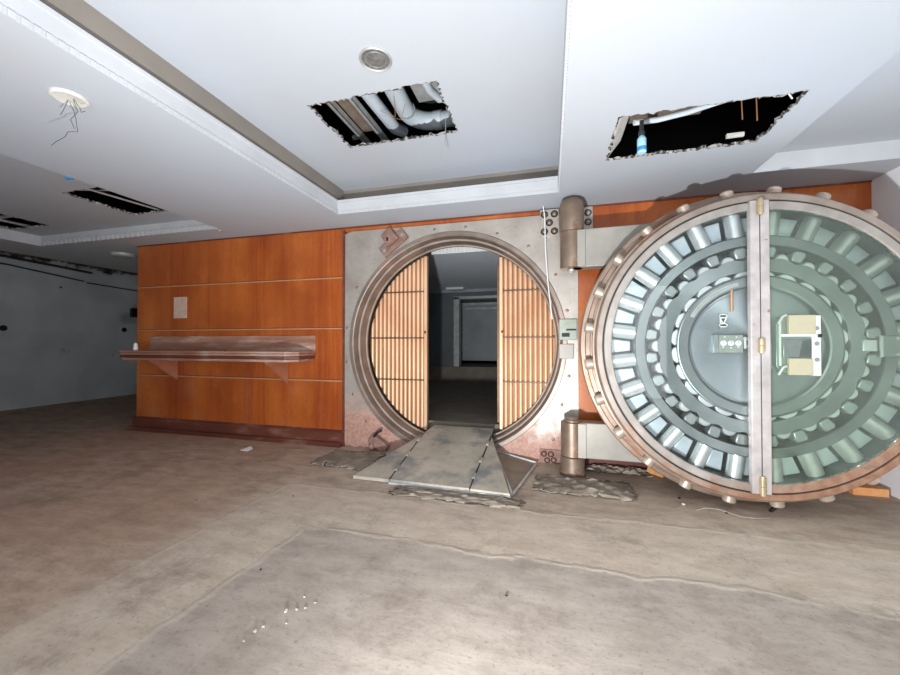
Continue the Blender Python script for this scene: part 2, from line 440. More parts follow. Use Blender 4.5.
# middle tray: fascia, taupe reveal set back behind it, raised ceiling
tray_sides(*TX[1], CE, 1.455)
zt = 1.62
x0, x1, y1 = TX[1]
X0, X1, Y1 = x0 - .02, x1 + .15, y1 + .15
m.poly([(X0, TY, 1.455), (X0, Y1, 1.455), (x0, y1, 1.455), (x0, TY, 1.455)])
m.poly([(X0, Y1, 1.455), (X1, Y1, 1.455), (x1, y1, 1.455), (x0, y1, 1.455)])
m.poly([(X1, Y1, 1.455), (X1, TY, 1.455), (x1, TY, 1.455), (x1, y1, 1.455)])
m.mi = 2
m.poly([(X0, TY, 1.455), (X0, Y1, 1.455), (X0, Y1, zt), (X0, TY, zt)])
m.poly([(X0, Y1, 1.455), (X1, Y1, 1.455), (X1, Y1, zt), (X0, Y1, zt)])
m.poly([(X1, Y1, 1.455), (X1, TY, 1.455), (X1, TY, zt), (X1, Y1, zt)])
m.poly([(X1, TY, 1.455), (X0, TY, 1.455), (X0, TY, zt), (X1, TY, zt)])
m.mi = 0
sheet(m, X0, X1, TY, Y1, zt, HOLE_M)
# broken edge of the soffit on the left
m.mi = 1
py = Y0
while py < 9.0:
    ny = py + random.uniform(.05, .14); dx = random.uniform(.0, .09)
    m.poly([(SX, py, CE), (SX, ny, CE), (SX - dx, ny - .02, CE + random.uniform(-.01, .02)), (SX - dx * .8, py + .02, CE + .01)])
    py = ny
m.poly([(SX, Y0, CE), (SX, 9.2, CE), (SX, 9.2, CE + .05), (SX, Y0, CE + .05)])
struct('ceiling', m, ['white', 'gypsum', 'taupe', 'trimwhite'], smooth=False, normals=False)
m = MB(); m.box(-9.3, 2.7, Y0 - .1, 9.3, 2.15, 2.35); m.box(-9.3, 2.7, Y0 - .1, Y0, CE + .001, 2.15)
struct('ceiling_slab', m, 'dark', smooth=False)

m = MB(); m.box(-9.3, -9.08, Y0, 9.3, FL - .1, 2.2); struct('wall_left', m, 'plaster')
m = MB(); m.box(2.53, 2.7, Y0, 4.45, FL - .1, 2.2); struct('wall_right', m, 'wallwhite')
m = MB(); m.box(-9.08, -5.45, 9.1, 9.3, FL, 2.2); struct('wall_far', m, 'plaster')
# timber clad wall around the vault
m = MB()
m.box(-5.45, -2.27, 3.8, 4.2, FL, CE); m.box(-2.27, .262, 3.8, 4.2, 1.252, CE); m.box(.262, 2.53, 3.8, 4.2, FL, CE)
m.box(-5.45, -5.3, 4.2, 9.2, FL, CE)
struct('wall_back', m, 'wood', smooth=False)
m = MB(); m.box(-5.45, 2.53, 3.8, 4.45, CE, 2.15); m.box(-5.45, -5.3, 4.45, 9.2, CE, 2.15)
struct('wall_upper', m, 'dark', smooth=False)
tn = 0
def trim(mb, mat, **kw):
    global tn
    tn += 1
    return struct('trim_%d' % tn, mb, mat, **kw)
for z in (.738, .155, -.448):
    m = MB(); m.box(-5.45, -2.275, 3.792, 3.802, z - .008, z + .008); trim(m, 'strip', smooth=False)
    m = MB(); m.box(-5.45, -2.275, 3.7985, 3.802, z + .008, z + .016); trim(m, 'basewood', smooth=False)  # dark strip drawn as the shadow line along each light strip
# moulding under the ceiling
m = MB(); m.box(-5.46, 2.53, 3.79, 3.8, 1.300, CE - .001); trim(m, 'basewood', smooth=False)
m = MB(); m.box(-2.275, -2.25, 3.757, 3.8, FL, 1.26); trim(m, 'basewood', smooth=False)
# skirting in two steps
m = MB(); m.box(-5.475, -2.275, 3.768, 3.8, FL, -1.03); m.box(-5.475, -5.45, 3.8, 4.3, FL, -1.03)
m.prism([(-5.475, 3.768, -1.03), (-5.475, 3.8, -1.03), (-5.475, 3.8, -1.005)], (3.2, 0, 0))
struct('baseboard_back', m, 'basewood', smooth=False, bevel=.003)
m = MB(); m.prism([(-5.53, 3.70, FL), (-5.53, 3.768, FL), (-5.53, 3.768, -1.135), (-5.53, 3.735, -1.14)], (3.255, 0, 0))
trim(m, 'basewood', smooth=False)
m = MB(); m.box(.3, 2.53, 3.77, 3.8, FL, -1.05); struct('baseboard_right', m, 'basewood', smooth=False, bevel=.003)

# beaded mouldings along the tray edges
def beads(p, q, down, size, pitch, out):
    p, q, out = Vector(p), Vector(q), Vector(out); L = (q - p).length; d = (q - p).normalized(); m = MB()
    m.prism([p, p + out * size * .5, p + out * size * .5 + Vector((0, 0, -size * .35)), p + Vector((0, 0, -size * .35))], q - p)
    k = pitch / 2
    while k < L:
        a = p + d * (k - pitch * .3)
        m.prism([a, a + out * size, a + out * size + Vector((0, 0, down)), a + Vector((0, 0, down))], d * pitch * .6)
        k += pitch
    return trim(m, 'trimwhite', smooth=False)
beads((.072, TY, CE + .03), (.072, 3.39, CE + .03), -.04, -.011, .022, (-1, 0, 0))
beads((-2.108, TY, CE + .03), (-2.108, 3.39, CE + .03), -.03, .004, .04, (1, 0, 0))
beads((-2.1, 3.388, CE + .03), (.06, 3.388, CE + .03), -.03, .004, .04, (0, -1, 0))
beads((-6.7, 3.448, CE + .05), (-3.72, 3.448, CE + .05), -.055, .022, .085, (0, -1, 0))
m = MB(); m.box(-2.11, .07, 3.375, 3.392, 1.43, 1.456); trim(m, 'trimwhite', smooth=False)
m = MB(); m.box(-2.112, -2.098, TY, 3.392, 1.435, 1.456); trim(m, 'trimwhite', smooth=False)

# ------------------------------------------------------------------ vault room behind the opening
VC = (-1.013, 0, -.01)
m = MB()
m.box(-3.6, 1.4, 4.2, 8.6, -1.3, -.93); m.box(-3.6, 1.4, 8.6, 11, -1.3, -.585)
struct('floor_vault', m, 'vaultfloor', smooth=False)
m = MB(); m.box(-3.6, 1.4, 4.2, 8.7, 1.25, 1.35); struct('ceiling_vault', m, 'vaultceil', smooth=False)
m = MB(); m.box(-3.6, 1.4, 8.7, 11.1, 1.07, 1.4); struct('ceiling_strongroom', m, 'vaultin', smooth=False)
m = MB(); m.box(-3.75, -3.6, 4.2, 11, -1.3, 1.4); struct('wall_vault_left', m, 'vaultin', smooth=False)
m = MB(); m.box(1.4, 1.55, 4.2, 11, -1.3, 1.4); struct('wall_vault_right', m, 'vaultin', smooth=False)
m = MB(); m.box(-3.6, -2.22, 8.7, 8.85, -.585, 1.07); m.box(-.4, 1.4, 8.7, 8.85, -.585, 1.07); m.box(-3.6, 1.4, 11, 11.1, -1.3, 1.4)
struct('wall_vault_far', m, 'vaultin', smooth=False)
m = MB(); m.box(-3.6, 1.4, 8.62, 8.7, 1.185, 1.25); trim(m, 'vaultpanel', smooth=False)
m = MB(); m.box(-2.23, -2.1, 8.64, 8.86, -.585, 1.07); m.box(-.45, -.33, 8.64, 8.86, -.585, 1.07); m.box(-2.23, -.33, 8.64, 8.86, 1.03, 1.09)
trim(m, 'galv', smooth=False)
m = MB(); m.box(-2.6, -.3, 9.9, 9.96, -.5, 1.0); struct('door_1', m, 'vaultpanel', smooth=False)
m = MB(); m.box(-2.6, -.3, 9.84, 9.9, .88, .93); m.box(-2.6, -.3, 9.84, 9.9, 1.0, 1.06); trim(m, 'galv', smooth=False)
m = MB(); m.box(-2.31, -1.9, 8.2, 8.45, 1.2, 1.25)
tag(finish('light_fitting', m, 'dial', bevel=.01), 'long pale ceiling light fitting inside the dark vault', 'light')
m = MB()
for k in range(15): m.box(-1.42 + k * .05, -1.392 + k * .05, 4.5, 4.52, 1.13, 1.2)
m.box(-1.46, -.66, 4.52, 4.55, 1.12, 1.21)
trim(m, 'dial', smooth=False)

# ------------------------------------------------------------------ vault frame
fr = thing('vault_frame', (-1.0, 4.0, FL), 'steel vault door frame with round stepped opening set in the wooden wall', 'vault frame')
def holed_plate(x0, x1, z0, z1, R, y0, y1, n=144):
    m = MB(); A = []; B = []
    for k in range(n):
        t = 2 * PI * k / n; c, s_ = math.cos(t), math.sin(t)
        k1 = min((x1 - VC[0]) / c if c > 1e-9 else 9e9, (x0 - VC[0]) / c if c < -1e-9 else 9e9, (z1 - VC[2]) / s_ if s_ > 1e-9 else 9e9, (z0 - VC[2]) / s_ if s_ < -1e-9 else 9e9)
        A.append((VC[0] + R * c, VC[2] + R * s_)); B.append((VC[0] + k1 * c, VC[2] + k1 * s_))
    for i in range(n):
        j = (i + 1) % n
        for y in (y0, y1): m.poly([(A[i][0], y, A[i][1]), (A[j][0], y, A[j][1]), (B[j][0], y, B[j][1]), (B[i][0], y, B[i][1])])
        m.poly([(A[i][0], y0, A[i][1]), (A[j][0], y0, A[j][1]), (A[j][0], y1, A[j][1]), (A[i][0], y1, A[i][1])])
        m.poly([(B[i][0], y0, B[i][1]), (B[j][0], y0, B[j][1]), (B[j][0], y1, B[j][1]), (B[i][0], y1, B[i][1])])
    return m
finish('face_plate', holed_plate(-2.25, .262, -1.24, 1.252, 1.17, 3.772, 3.80), 'plate', fr, smooth=False)
finish('wall_sleeve', holed_plate(-2.25, .262, -1.24, 1.252, 1.19, 3.80, 4.2), 'vaultin', fr, smooth=False)
m = MB(); m.lathe([(1.176, 3.80), (1.176, 3.765), (1.170, 3.757), (1.134, 3.757), (1.126, 3.763), (1.120, 3.775), (1.118, 3.850), (1.114, 3.858), (1.098, 3.862), (1.092, 3.870), (1.085, 3.965), (1.081, 3.975), (1.068, 3.978), (1.066, 3.985), (1.066, 4.0)], VC, 160)
finish('opening_ring', m, 'ringm', fr, angle=25)
m = MB(); m.lathe([(1.066, 4.0), (1.09, 4.01), (1.14, 4.2)], VC, 160)
finish('opening_sleeve', m, 'bronze_dark', fr, angle=25)
# countersunk screws round the ring
sm = None
for k, (dx, dz) in enumerate([(math.cos(math.radians(a)) * r, math.sin(math.radians(a)) * r) for a, r in ((15, 1.215), (32, 1.26), (50, 1.26), (66, 1.22), (82, 1.22), (98, 1.22), (116, 1.26), (150, 1.25), (172, 1.22), (190, 1.23), (207, 1.27), (222, 1.3), (-15, 1.23), (-28, 1.27), (-42, 1.4))]):
    c = (VC[0] + dx, 3.77, VC[2] + dz)
    m = MB(); m.lathe([(0, 3.766), (.012, 3.767), (.016, 3.77), (.016, 3.774)], c, 14)
    finish('screw', m, 'post', fr)
def dome(c, r, parent, mat='arm', name='bolt_head', h=None):
    m = MB(); h = h or r * .8
    m.lathe([(0, c[1] - h), (r * .5, c[1] - h * .88), (r * .85, c[1] - h * .5), (r, c[1]), (r * 1.3, c[1]), (r * 1.3, c[1] + .006)], c, 16)
    return finish(name, m, mat, parent)
bp = MB(); bp.box(-.092, .088, 3.752, 3.772, 1.03, 1.30); bp = finish('bolt_plate', bp, 'plate', fr, bevel=.004)
for dx, dz in ((-.05, 1.25), (.045, 1.25), (-.003, 1.168), (-.05, 1.082), (.045, 1.082)): dome((dx, 3.752, dz), .027, bp, 'post')
bp = MB(); bp.box(-.10, .11, 3.755, 3.772, FL, -1.045); bp = finish('bolt_plate', bp, 'rust', fr, bevel=.004)
for dx, dz in ((-.06, -1.09), (.005, -1.09), (-.03, -1.15), (.03, -1.145)): dome((dx, 3.755, dz), .022, bp, 'rust')
bp = MB(); bp.box(.31, .40, 3.772, 3.80, 1.0, 1.30); bp = finish('bolt_plate', bp, 'plate', fr, bevel=.004)
for dz in (1.24, 1.15, 1.05): dome((.355, 3.772, dz), .026, bp, 'arm')
# hinge posts
def post(name_z0, z1, domed, parent):
    m = MB(); r = .104; prof = [(0, z1)]
    if domed: prof += [(r * .6, z1 - .006), (r * .85, z1 - .022), (r * .97, z1 - .05), (r, z1 - .08)]
    else: prof += [(r - .006, z1), (r, z1 - .006)]
    prof += [(r, name_z0 + .01), (r - .008, name_z0), (0, name_z0)]
    m.lathe(prof, (.19, 3.50, 0), 40, 'Z'); return finish('hinge_post', m, 'post', parent)
post(.985, 1.285, True, fr); p2 = post(FL, -1.012, False, fr)
m = MB(); m.lathe([(.11, FL), (.112, FL + .03), (.104, FL + .04)], (.19, 3.50, 0), 40, 'Z'); finish('post_collar', m, 'post', fr)
for za, zb in ((1.02, 1.24), (FL, -1.03)):
    m = MB(); m.box(.1, .28, 3.5, 3.775, za, zb); finish('post_mount', m, 'arm', fr, bevel=.005)
# rusty latch bracket on the ring, upper left
m = MB(); R = Matrix.Translation((-1.65, 3.75, 1.085)) @ Matrix.Rotation(math.radians(-38), 4, 'Y')
m.box(-.17, .17, -.012, .02, -.07, .06, R); br = finish('latch_bracket', m, 'rust', fr, bevel=.004)
m = MB(); R2 = Matrix.Translation((-1.67, 3.73, 1.13)) @ Matrix.Rotation(math.radians(-38), 4, 'Y')
m.box(-.07, .07, -.04, .02, -.07, .08, R2); finish('latch_housing', m, 'rust', br, bevel=.005)
for dx in (-.13, .13):
    p = R @ Vector((dx, -.014, .0)); dome((p.x, p.y, p.z), .02, br, 'arm', 'latch_bolt')
m = MB(); p = R2 @ Vector((-.03, -.041, .0)); m.box(p.x - .012, p.x + .012, p.y - .002, p.y + .004, p.z - .02, p.z + .02); finish('latch_slot', m, 'black', br)
# broken stop lug, lower left of the ring
m = MB(); R = Matrix.Translation((-1.80, 3.73, -1.10)) @ Matrix.Rotation(math.radians(35), 4, 'Y')
m.box(-.11, .11, -.05, .03, -.055, .055, R); lug = finish('stop_lug', m, 'rust', fr, bevel=.012)
m = MB(); m.tube([(-1.84, 3.68, -1.02), (-1.79, 3.66, -.97), (-1.745, 3.68, -.945)], .014, 8); finish('lug_pin', m, 'black', lug)
m = MB(); m.ball((-1.87, 3.68, -1.13), .038, (1, .8, 1)); finish('lug_knob', m, 'rust', lug)
# grey strike block on the plate beside the opening
m = MB(); m.box(.085, .25, 3.74, 3.772, .02, .22); kb = finish('strike_block', m, 'lead', fr, bevel=.004)
m = MB(); m.box(.11, .18, 3.73, 3.742, .05, .085); m.box(.15, .24, 3.73, 3.742, .11, .125); finish('strike_slot', m, 'black', kb)
m = MB(); m.box(.085, .22, 3.748, 3.772, -.16, -.02); finish('strike_cover', m, 'arm', fr, bevel=.004)

# thin pale cord hanging from the ceiling over the bolt plate
m = MB(); m.tube([(-.06, 3.70, CE), (-.045, 3.70, 1.2), (-.04, 3.71, .9), (-.02, 3.715, .6), (.0, 3.70, .4), (.02, 3.72, .22)], .006, 6)
tag(finish('hanging_string', m, 'dial'), 'thin pale cord hanging down past the bolt plate left of the upper hinge post', 'string')

# ------------------------------------------------------------------ bronze gates in the opening
def gate(side, x0, x1, label):
    g = thing('bar_gate', ((x0 + x1) / 2, 4.1, -.95), label, 'gate', 'bronze bar gates in the vault opening')
    RG = 1.072
    def zr(x): return math.sqrt(max(RG * RG - (x - VC[0]) ** 2, 0))
    st_x = x1 if side < 0 else x0
    sx0, sx1 = (st_x - .035, st_x) if side < 0 else (st_x, st_x + .035)
    zz = zr(sx0 if side < 0 else sx1)
    zz = min(zr(sx0), zr(sx1))
    m = MB(); m.box(sx0, sx1, 4.06, 4.125, VC[2] - zz, VC[2] + zz); finish('stile', m, 'bronze', g, bevel=.003)
    if side > 0:
        m = MB(); m.box(x0 - .028, x0, 4.07, 4.13, -.88, .86); finish('edge_strip', m, 'bronze_dark', g, bevel=.003)
    # curved outer frame
    t0 = math.acos((st_x - VC[0]) / RG)
    a0, a1 = (t0, 2 * PI - t0) if side < 0 else (-t0, t0)
    m = MB(); m.lathe([(RG, 4.085), (RG + .012, 4.085), (RG + .012, 4.12), (RG, 4.12), (RG, 4.085)], VC, 64, 'Y', a0, a1)
    finish('curved_frame', m, 'bronze_dark', g)
    m = MB(); pts = [(VC[0] + RG * math.cos(a0 + (a1 - a0) * k / 48), 4.112, VC[2] + RG * math.sin(a0 + (a1 - a0) * k / 48)) for k in range(49)]
    m.prism(pts, (0, .008, 0)); finish('backing_sheet', m, 'bronze_mid', g, smooth=False)
    pitch = .0525
    x = sx0 - .03 if side < 0 else sx1 + .03
    while abs(x - VC[0]) < 1.062:
        z = zr(x) - .004
        if z > .05:
            m = MB(); r = .0215
            m.tube([(x, 4.095, VC[2] - z), (x, 4.095, VC[2] + z)], r, 12)
            for v in m.b.verts: v.co.z = VC[2] + math.copysign(max(zr(v.co.x) - .002, .01), v.co.z - VC[2])
            finish('bar', m, 'bronze', g)
        x += pitch * side
    for zc in ((.585, .047, -.44) if side < 0 else (.562, .052, -.432)):
        xe = VC[0] + side * math.sqrt(RG * RG - (zc - VC[2]) ** 2)
        a, b = min(xe, st_x), max(xe, st_x)
        m = MB(); m.box(a + .004, b - .004, 4.067, 4.11, zc - .008, zc + .008)
        finish('cross_strap', m, 'bronze_dark', g, bevel=.002)
        nxt = a + .03
    m = MB(); kx = st_x - .03 if side < 0 else st_x + .02
    m.box(kx, kx + .02, 4.05, 4.062, .1, .125); finish('keyhole', m, 'black', g)
    return g
gate(-1, -2.06, -1.367, 'left bronze bar gate half standing inside the round vault opening')
gate(1, -.533, .06, 'right bronze bar gate half standing inside the round vault opening beside the hinges')

# ------------------------------------------------------------------ ramp
rp = thing('threshold_ramp', (-.95, 3.3, FL), 'scuffed grey steel ramp leading up into the round vault opening', 'ramp')
def slab(name, pts, th, mat, bevel=.003, parent=rp, label=None):
    m = MB(); m.prism(pts, (0, 0, -th)); o = finish(name, m, mat, parent, smooth=False, bevel=bevel)
    if label: o['label'] = label
    return o
zf = FL + .035
slab('ramp_plate', [(-1.293, 2.88, zf), (-.615, 2.86, zf), (-.59, 3.8, -.955), (-.59, 3.99, -.928), (-1.25, 3.99, -.928), (-1.30, 3.8, -.965)], .03, 'ramp')
slab('side_wing', [(-1.643, 2.891, zf - .005), (-1.30, 2.88, zf - .002), (-1.307, 3.8, -.972)], .028, 'ramp')
slab('side_wing', [(-.608, 2.86, zf - .002), (-.296, 2.849, zf - .005), (-.578, 3.8, -.965)], .028, 'ramp')
slab('edge_panel', [(-.28, 2.86, FL + .02), (-.127, 3.66, FL + .02), (-.541, 3.75, -1.10)], .014, 'rampside', label='brown edge panel in a thin metal frame')
m = MB(); m.tube([(-.28, 2.86, FL + .024), (-.127, 3.66, FL + .024), (-.541, 3.75, -1.096), (-.28, 2.86, FL + .024)], .011, 8, False); finish('panel_frame', m, 'galv', rp)
m = MB(); m.prism([(-1.30, 2.86, FL), (-.29, 2.83, FL), (-.29, 2.83, FL + .018), (-1.30, 2.86, FL + .018)], (0, .05, 0)); finish('front_lip', m, 'galv', rp, smooth=False, bevel=.003)
m = MB(); m.prism([(-1.30, 3.62, -1.04), (-.60, 3.62, -1.035), (-.6, 3.62, FL), (-1.3, 3.62, FL)], (0, .05, 0)); finish('support', m, 'steel_dark', rp, smooth=False)
m = MB(); m.prism([(-1.25, 3.9, -.96), (-.62, 3.9, -.96), (-.62, 3.9, -.985), (-1.25, 3.9, -.985)], (0, .29, 0)); finish('landing', m, 'vaultfloor', rp, smooth=False)
for (a, b) in (((-.6115, 2.86, zf), (-.584, 3.8, -.96)), ((-1.2965, 2.88, zf), (-1.3035, 3.8, -.968))):
    a, b = Vector(a), Vector(b)
    for t in (.18, .46, .8):
        p = a.lerp(b, t); d = (b - a).normalized()
        m = MB(); m.tube([p - d * .035 + Vector((0, 0, .006)), p + d * .035 + Vector((0, 0, .006))], .013, 8); finish('hinge', m, 'ramp', rp)
    m = MB(); m.tube([a + Vector((0, 0, .002)), b + Vector((0, 0, .002))], .005, 6); finish('seam_rod', m, 'steel_dark', rp)

# ------------------------------------------------------------------ the vault door
DX, DZ = 1.365, -.03
dr = thing('vault_door', (DX, 3.25, FL), 'huge open round steel vault door with glazed boltwork and centre bar', 'vault door')
ax = (DX, 0, DZ)
def part(name, mb, mat, parent=dr, origin=None, **kw): return finish(name, mb, mat, parent, origin=origin, **kw)
m = MB(); m.lathe([(.926, 3.0), (.926, 2.985), (1.035, 2.985), (1.043, 3.0), (1.055, 3.003), (1.055, 3.016), (1.046, 3.02), (1.046, 3.135), (1.057, 3.138), (1.06, 3.155), (1.088, 3.162), (1.094, 3.182), (1.122, 3.186), (1.13, 3.195), (1.13, 3.27), (1.122, 3.28), (1.02, 3.29), (1.0, 3.30), (1.0, 3.52), (.96, 3.55), (0, 3.55)], ax, 160)
part('door_body', m, 'rim', angle=22)
m = MB(); m.lathe([(.926, 2.986), (.926, 3.15), (0, 3.15)], ax, 128); part('back_plate', m, 'steel_dark')  # shade of the recess between the boltwork is put into this dark colour
m = MB(); m.lathe([(.978, 2.985), (.978, 2.972), (.988, 2.972), (.990, 2.958), (.994, 2.955), (1.027, 2.957), (1.034, 2.966), (1.036, 2.985)], ax, 160); part('bezel_ring', m, 'bezel', angle=22)
m = MB(); m.lathe([(.926, 2.985), (.926, 2.962), (.933, 2.956), (.975, 2.955), (.979, 2.960), (.979, 2.985)], ax, 160); part('glazing_ring', m, 'bezel_in', angle=22)
m = MB(); m.lathe([(.979, 2.968), (.989, 2.968)], ax, 160); part('bezel_gap', m, 'black', normals=False)
# glazing: two half panes
def half(sgn):
    pts = []; R = .926; xo = .056; t0 = math.acos(xo / R)
    for k in range(65):
        t = -t0 + 2 * t0 * k / 64; pts.append((DX + sgn * R * math.cos(t), 2.968, DZ + R * math.sin(t)))
    m = MB(); m.prism(pts, (0, .008, 0)); return m
g1 = part('glass_pane', half(-1), 'glass', smooth=False); g1['label'] = 'clear left half pane'
g2 = part('glass_pane', half(1), 'glass_green', smooth=False); g2['label'] = 'hazy greenish right half pane'
m = MB(); m.box(DX - .062, DX + .052, 2.938, 2.985, DZ - .985, DZ + .985); cb = part('centre_bar', m, 'bar', bevel=.006)
m = MB(); m.box(DX - .008, DX - .003, 2.936, 2.94, DZ - .95, DZ + .95); part('bar_seam', m, 'steel_dark', cb)
def barrel(z0, z1):
    m = MB(); c = (DX - .006, 2.930, 0); r = .019
    m.lathe([(0, z0 - .012), (r * .7, z0 - .008), (r * .75, z0), (r, z0), (r, z0 + (z1 - z0) * .48), (r * .8, z0 + (z1 - z0) * .5), (r, z0 + (z1 - z0) * .52), (r, z1), (r * .75, z1), (r * .7, z1 + .008), (0, z1 + .012)], c, 18, 'Z')
    return part('hinge_barrel', m, 'brass', cb)
barrel(.86, .955); barrel(-.065, .02); barrel(-1.015, -.90)
# boltwork
o0 = (DX, 3.075, DZ)
m = MB(); m.tube([(DX + .70, 3.062, DZ), (DX + 1.02, 3.062, DZ)], .05, 32)
b0 = part('locking_bolt', m, 'bright', origin=o0)
m = MB(); m.tube([(DX + 1.0, 3.075, DZ), (DX + 1.103, 3.075, DZ), (DX + 1.112, 3.075, DZ)], [.042, .042, .034], 28)
t0 = part('bolt_tip', m, 'tip', origin=o0)
m = MB(); m.tube([(DX + 1.02, 3.076, DZ), (DX + 1.0505, 3.076, DZ)], .053, 28); s0 = part('socket_shade_ring', m, 'socket', origin=o0)  # dark ring painted as the shade round each bolt tip
m = MB(); m.prism([(DX + .775, 3.088, DZ - .036), (DX + .912, 3.088, DZ - .054), (DX + .912, 3.088, DZ + .054), (DX + .775, 3.088, DZ + .036)], (0, .062, 0))
k0 = part('guide_block', m, 'panel', origin=o0, bevel=.006)
m = MB(); m.prism([(DX + .612, 3.012, DZ - .03), (DX + .668, 3.012, DZ - .042), (DX + .69, 3.012, DZ - .028), (DX + .69, 3.012, DZ + .028), (DX + .668, 3.012, DZ + .042), (DX + .612, 3.012, DZ + .03)], (0, .09, 0))
l0 = part('link_block', m, 'steel', origin=o0, bevel=.009)
m = MB()
pts = [(DX + .478 + .046 * math.cos(t), 3.022, DZ + .06 * math.sin(t)) for t in [-PI / 2 + PI * k / 14 for k in range(15)]]
m.prism(pts, (0, .05, 0)); c0 = part('roller_cam', m, 'bright', origin=o0, bevel=.006)
m = MB(); m.lathe([(0, 3.014), (.034, 3.015), (.042, 3.022), (.044, 3.05), (.044, 3.13)], (DX + .604, 0, DZ), 24)
r0 = part('roller', m, 'bright', origin=o0)
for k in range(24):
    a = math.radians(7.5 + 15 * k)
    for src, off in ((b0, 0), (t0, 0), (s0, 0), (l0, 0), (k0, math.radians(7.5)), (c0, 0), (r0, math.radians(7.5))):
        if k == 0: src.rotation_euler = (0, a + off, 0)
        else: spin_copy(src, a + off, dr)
m = MB(); m.lathe([(.693, 3.11), (.693, 3.002), (.697, 2.996), (.756, 2.996), (.762, 3.002), (.762, 3.11)], ax, 144); part('carrier_ring', m, 'ringsteel', angle=22, origin=(DX, 3.0, DZ))
# scalloped ring
m = MB(); n = 24 * 12; A = []; B = []
for k in range(n):
    t = 2 * PI * k / n; ro = .594 + .018 * abs(math.sin(12 * (t - math.radians(7.5)))); ri = .520
    A.append((DX + ro * math.cos(t), DZ + ro * math.sin(t))); B.append((DX + ri * math.cos(t), DZ + ri * math.sin(t)))
for i in range(n):
    j = (i + 1) % n
    for y in (3.008, 3.05): m.poly([(A[i][0], y, A[i][1]), (A[j][0], y, A[j][1]), (B[j][0], y, B[j][1]), (B[i][0], y, B[i][1])])
    for P in (A, B): m.poly([(P[i][0], 3.008, P[i][1]), (P[j][0], 3.008, P[j][1]), (P[j][0], 3.05, P[j][1]), (P[i][0], 3.05, P[i][1])])
part('scalloped_ring', m, 'ringsteel', angle=40, origin=(DX, 3.0, DZ))
m = MB(); m.lathe([(.488, 3.12), (.488, 3.0), (.484, 2.995), (.478, 2.993), (.474, 2.997), (.418, 2.997), (.408, 3.002), (.402, 3.012), (.402, 3.06)], ax, 128); fl = part('inner_flange', m, 'ringsteel', angle=22, origin=(DX, 3.0, DZ))
m = MB(); m.lathe([(.402, 3.045), (.386, 3.045), (.385, 3.032), (.36, 3.03), (0, 3.03)], ax, 128); part('centre_disc', m, 'disc', angle=22, origin=(DX, 3.0, DZ))
m = MB(); m.lathe([(.430, 2.996), (.455, 2.996)], ax, 40, 'Y', math.radians(104), math.radians(152))
part('engraved_arc', m, 'galv', fl, normals=False)
# lettering too worn to read: short engraved strokes along the arc
m = MB()
for k in range(26):
    t = math.radians(106 + 44 * k / 25); w = random.uniform(.003, .0065); hgt = random.uniform(.006, .011)
    c = Vector((DX + .4425 * math.cos(t), 2.9952, DZ + .4425 * math.sin(t)))
    Rm = Matrix.Translation(c) @ Matrix.Rotation(-(t - PI / 2), 4, 'Y')
    m.box(-w, w, -.0004, .001, -hgt * .5, hgt * .5, Rm)
part('engraved_strokes', m, 'lead', fl)
# triple movement time lock
m = MB(); m.box(1.137, 1.28, 2.985, 3.03, -.075, .05); tl = part('time_lock', m, 'lead', bevel=.004)
m = MB(); m.box(1.102, 1.137, 2.99, 3.03, -.078, .054); part('time_lock_side', m, 'steel', tl, bevel=.003)
for x in (1.162, 1.206, 1.25):
    m = MB(); m.lathe([(0, 2.980), (.016, 2.980), (.0185, 2.982), (.0185, 2.987)], (x, 0, -.008), 20); d = part('dial', m, 'dial', tl)
    m = MB(); m.box(x - .0012, x + .0012, 2.978, 2.981, -.008, .006); m.box(x - .0012, x + .006, 2.978, 2.981, -.0092, -.0068); part('dial_hand', m, 'black', d)
for x, z in ((1.16, -.035), (1.206, -.04), (1.25, -.035), (1.17, .035), (1.24, .035)):
    m = MB(); m.lathe([(0, 2.982), (.006, 2.983), (.006, 2.986)], (x, 0, z), 10); part('lock_screw', m, 'bright', tl)
m = MB(); m.tube([(1.28, 3.0, .022), (1.345, 3.0, .022), (1.36, 3.0, .025)], .011, 10); m.tube([(1.285, 3.0, -.03), (1.31, 3.0, -.03), (1.345, 3.0, -.005)], .008, 10)
m.box(1.285, 1.30, 2.99, 3.02, -.045, .035); part('linkage', m, 'bright')
# little white outlined mark above the time lock
m = MB()
def frame2d(x0, x1, z0, z1, w, y):
    m.box(x0, x1, y, y + .002, z1 - w, z1); m.box(x0, x1, y, y + .002, z0, z0 + w); m.box(x0, x0 + w, y, y + .002, z0, z1); m.box(x1 - w, x1, y, y + .002, z0, z1)
frame2d(1.15, 1.203, .168, .196, .007, 3.022); frame2d(1.15, 1.203, .104, .132, .007, 3.022)
for sx in (-1, 1):
    R = Matrix.Translation((1.1765 + sx * .011, 3.024, .15)) @ Matrix.Rotation(sx * .45, 4, 'Y'); m.box(-.004, .004, -.001, .001, -.022, .022, R)
m.box(1.155, 1.161, 3.022, 3.024, .132, .168); wm = part('painted_mark', m, 'dial', smooth=False)
m = MB(); m.box(1.163, 1.19, 3.0235, 3.026, .138, .162); m.box(1.163, 1.19, 3.021, 3.0235, .176, .189); m.box(1.163, 1.19, 3.021, 3.0235, .111, .124); part('mark_centre', m, 'black', wm)
m = MB(); m.tube([(1.2205, 3.005, .212), (1.2205, 3.005, .362)], .0085, 10); part('copper_rod', m, 'copper')
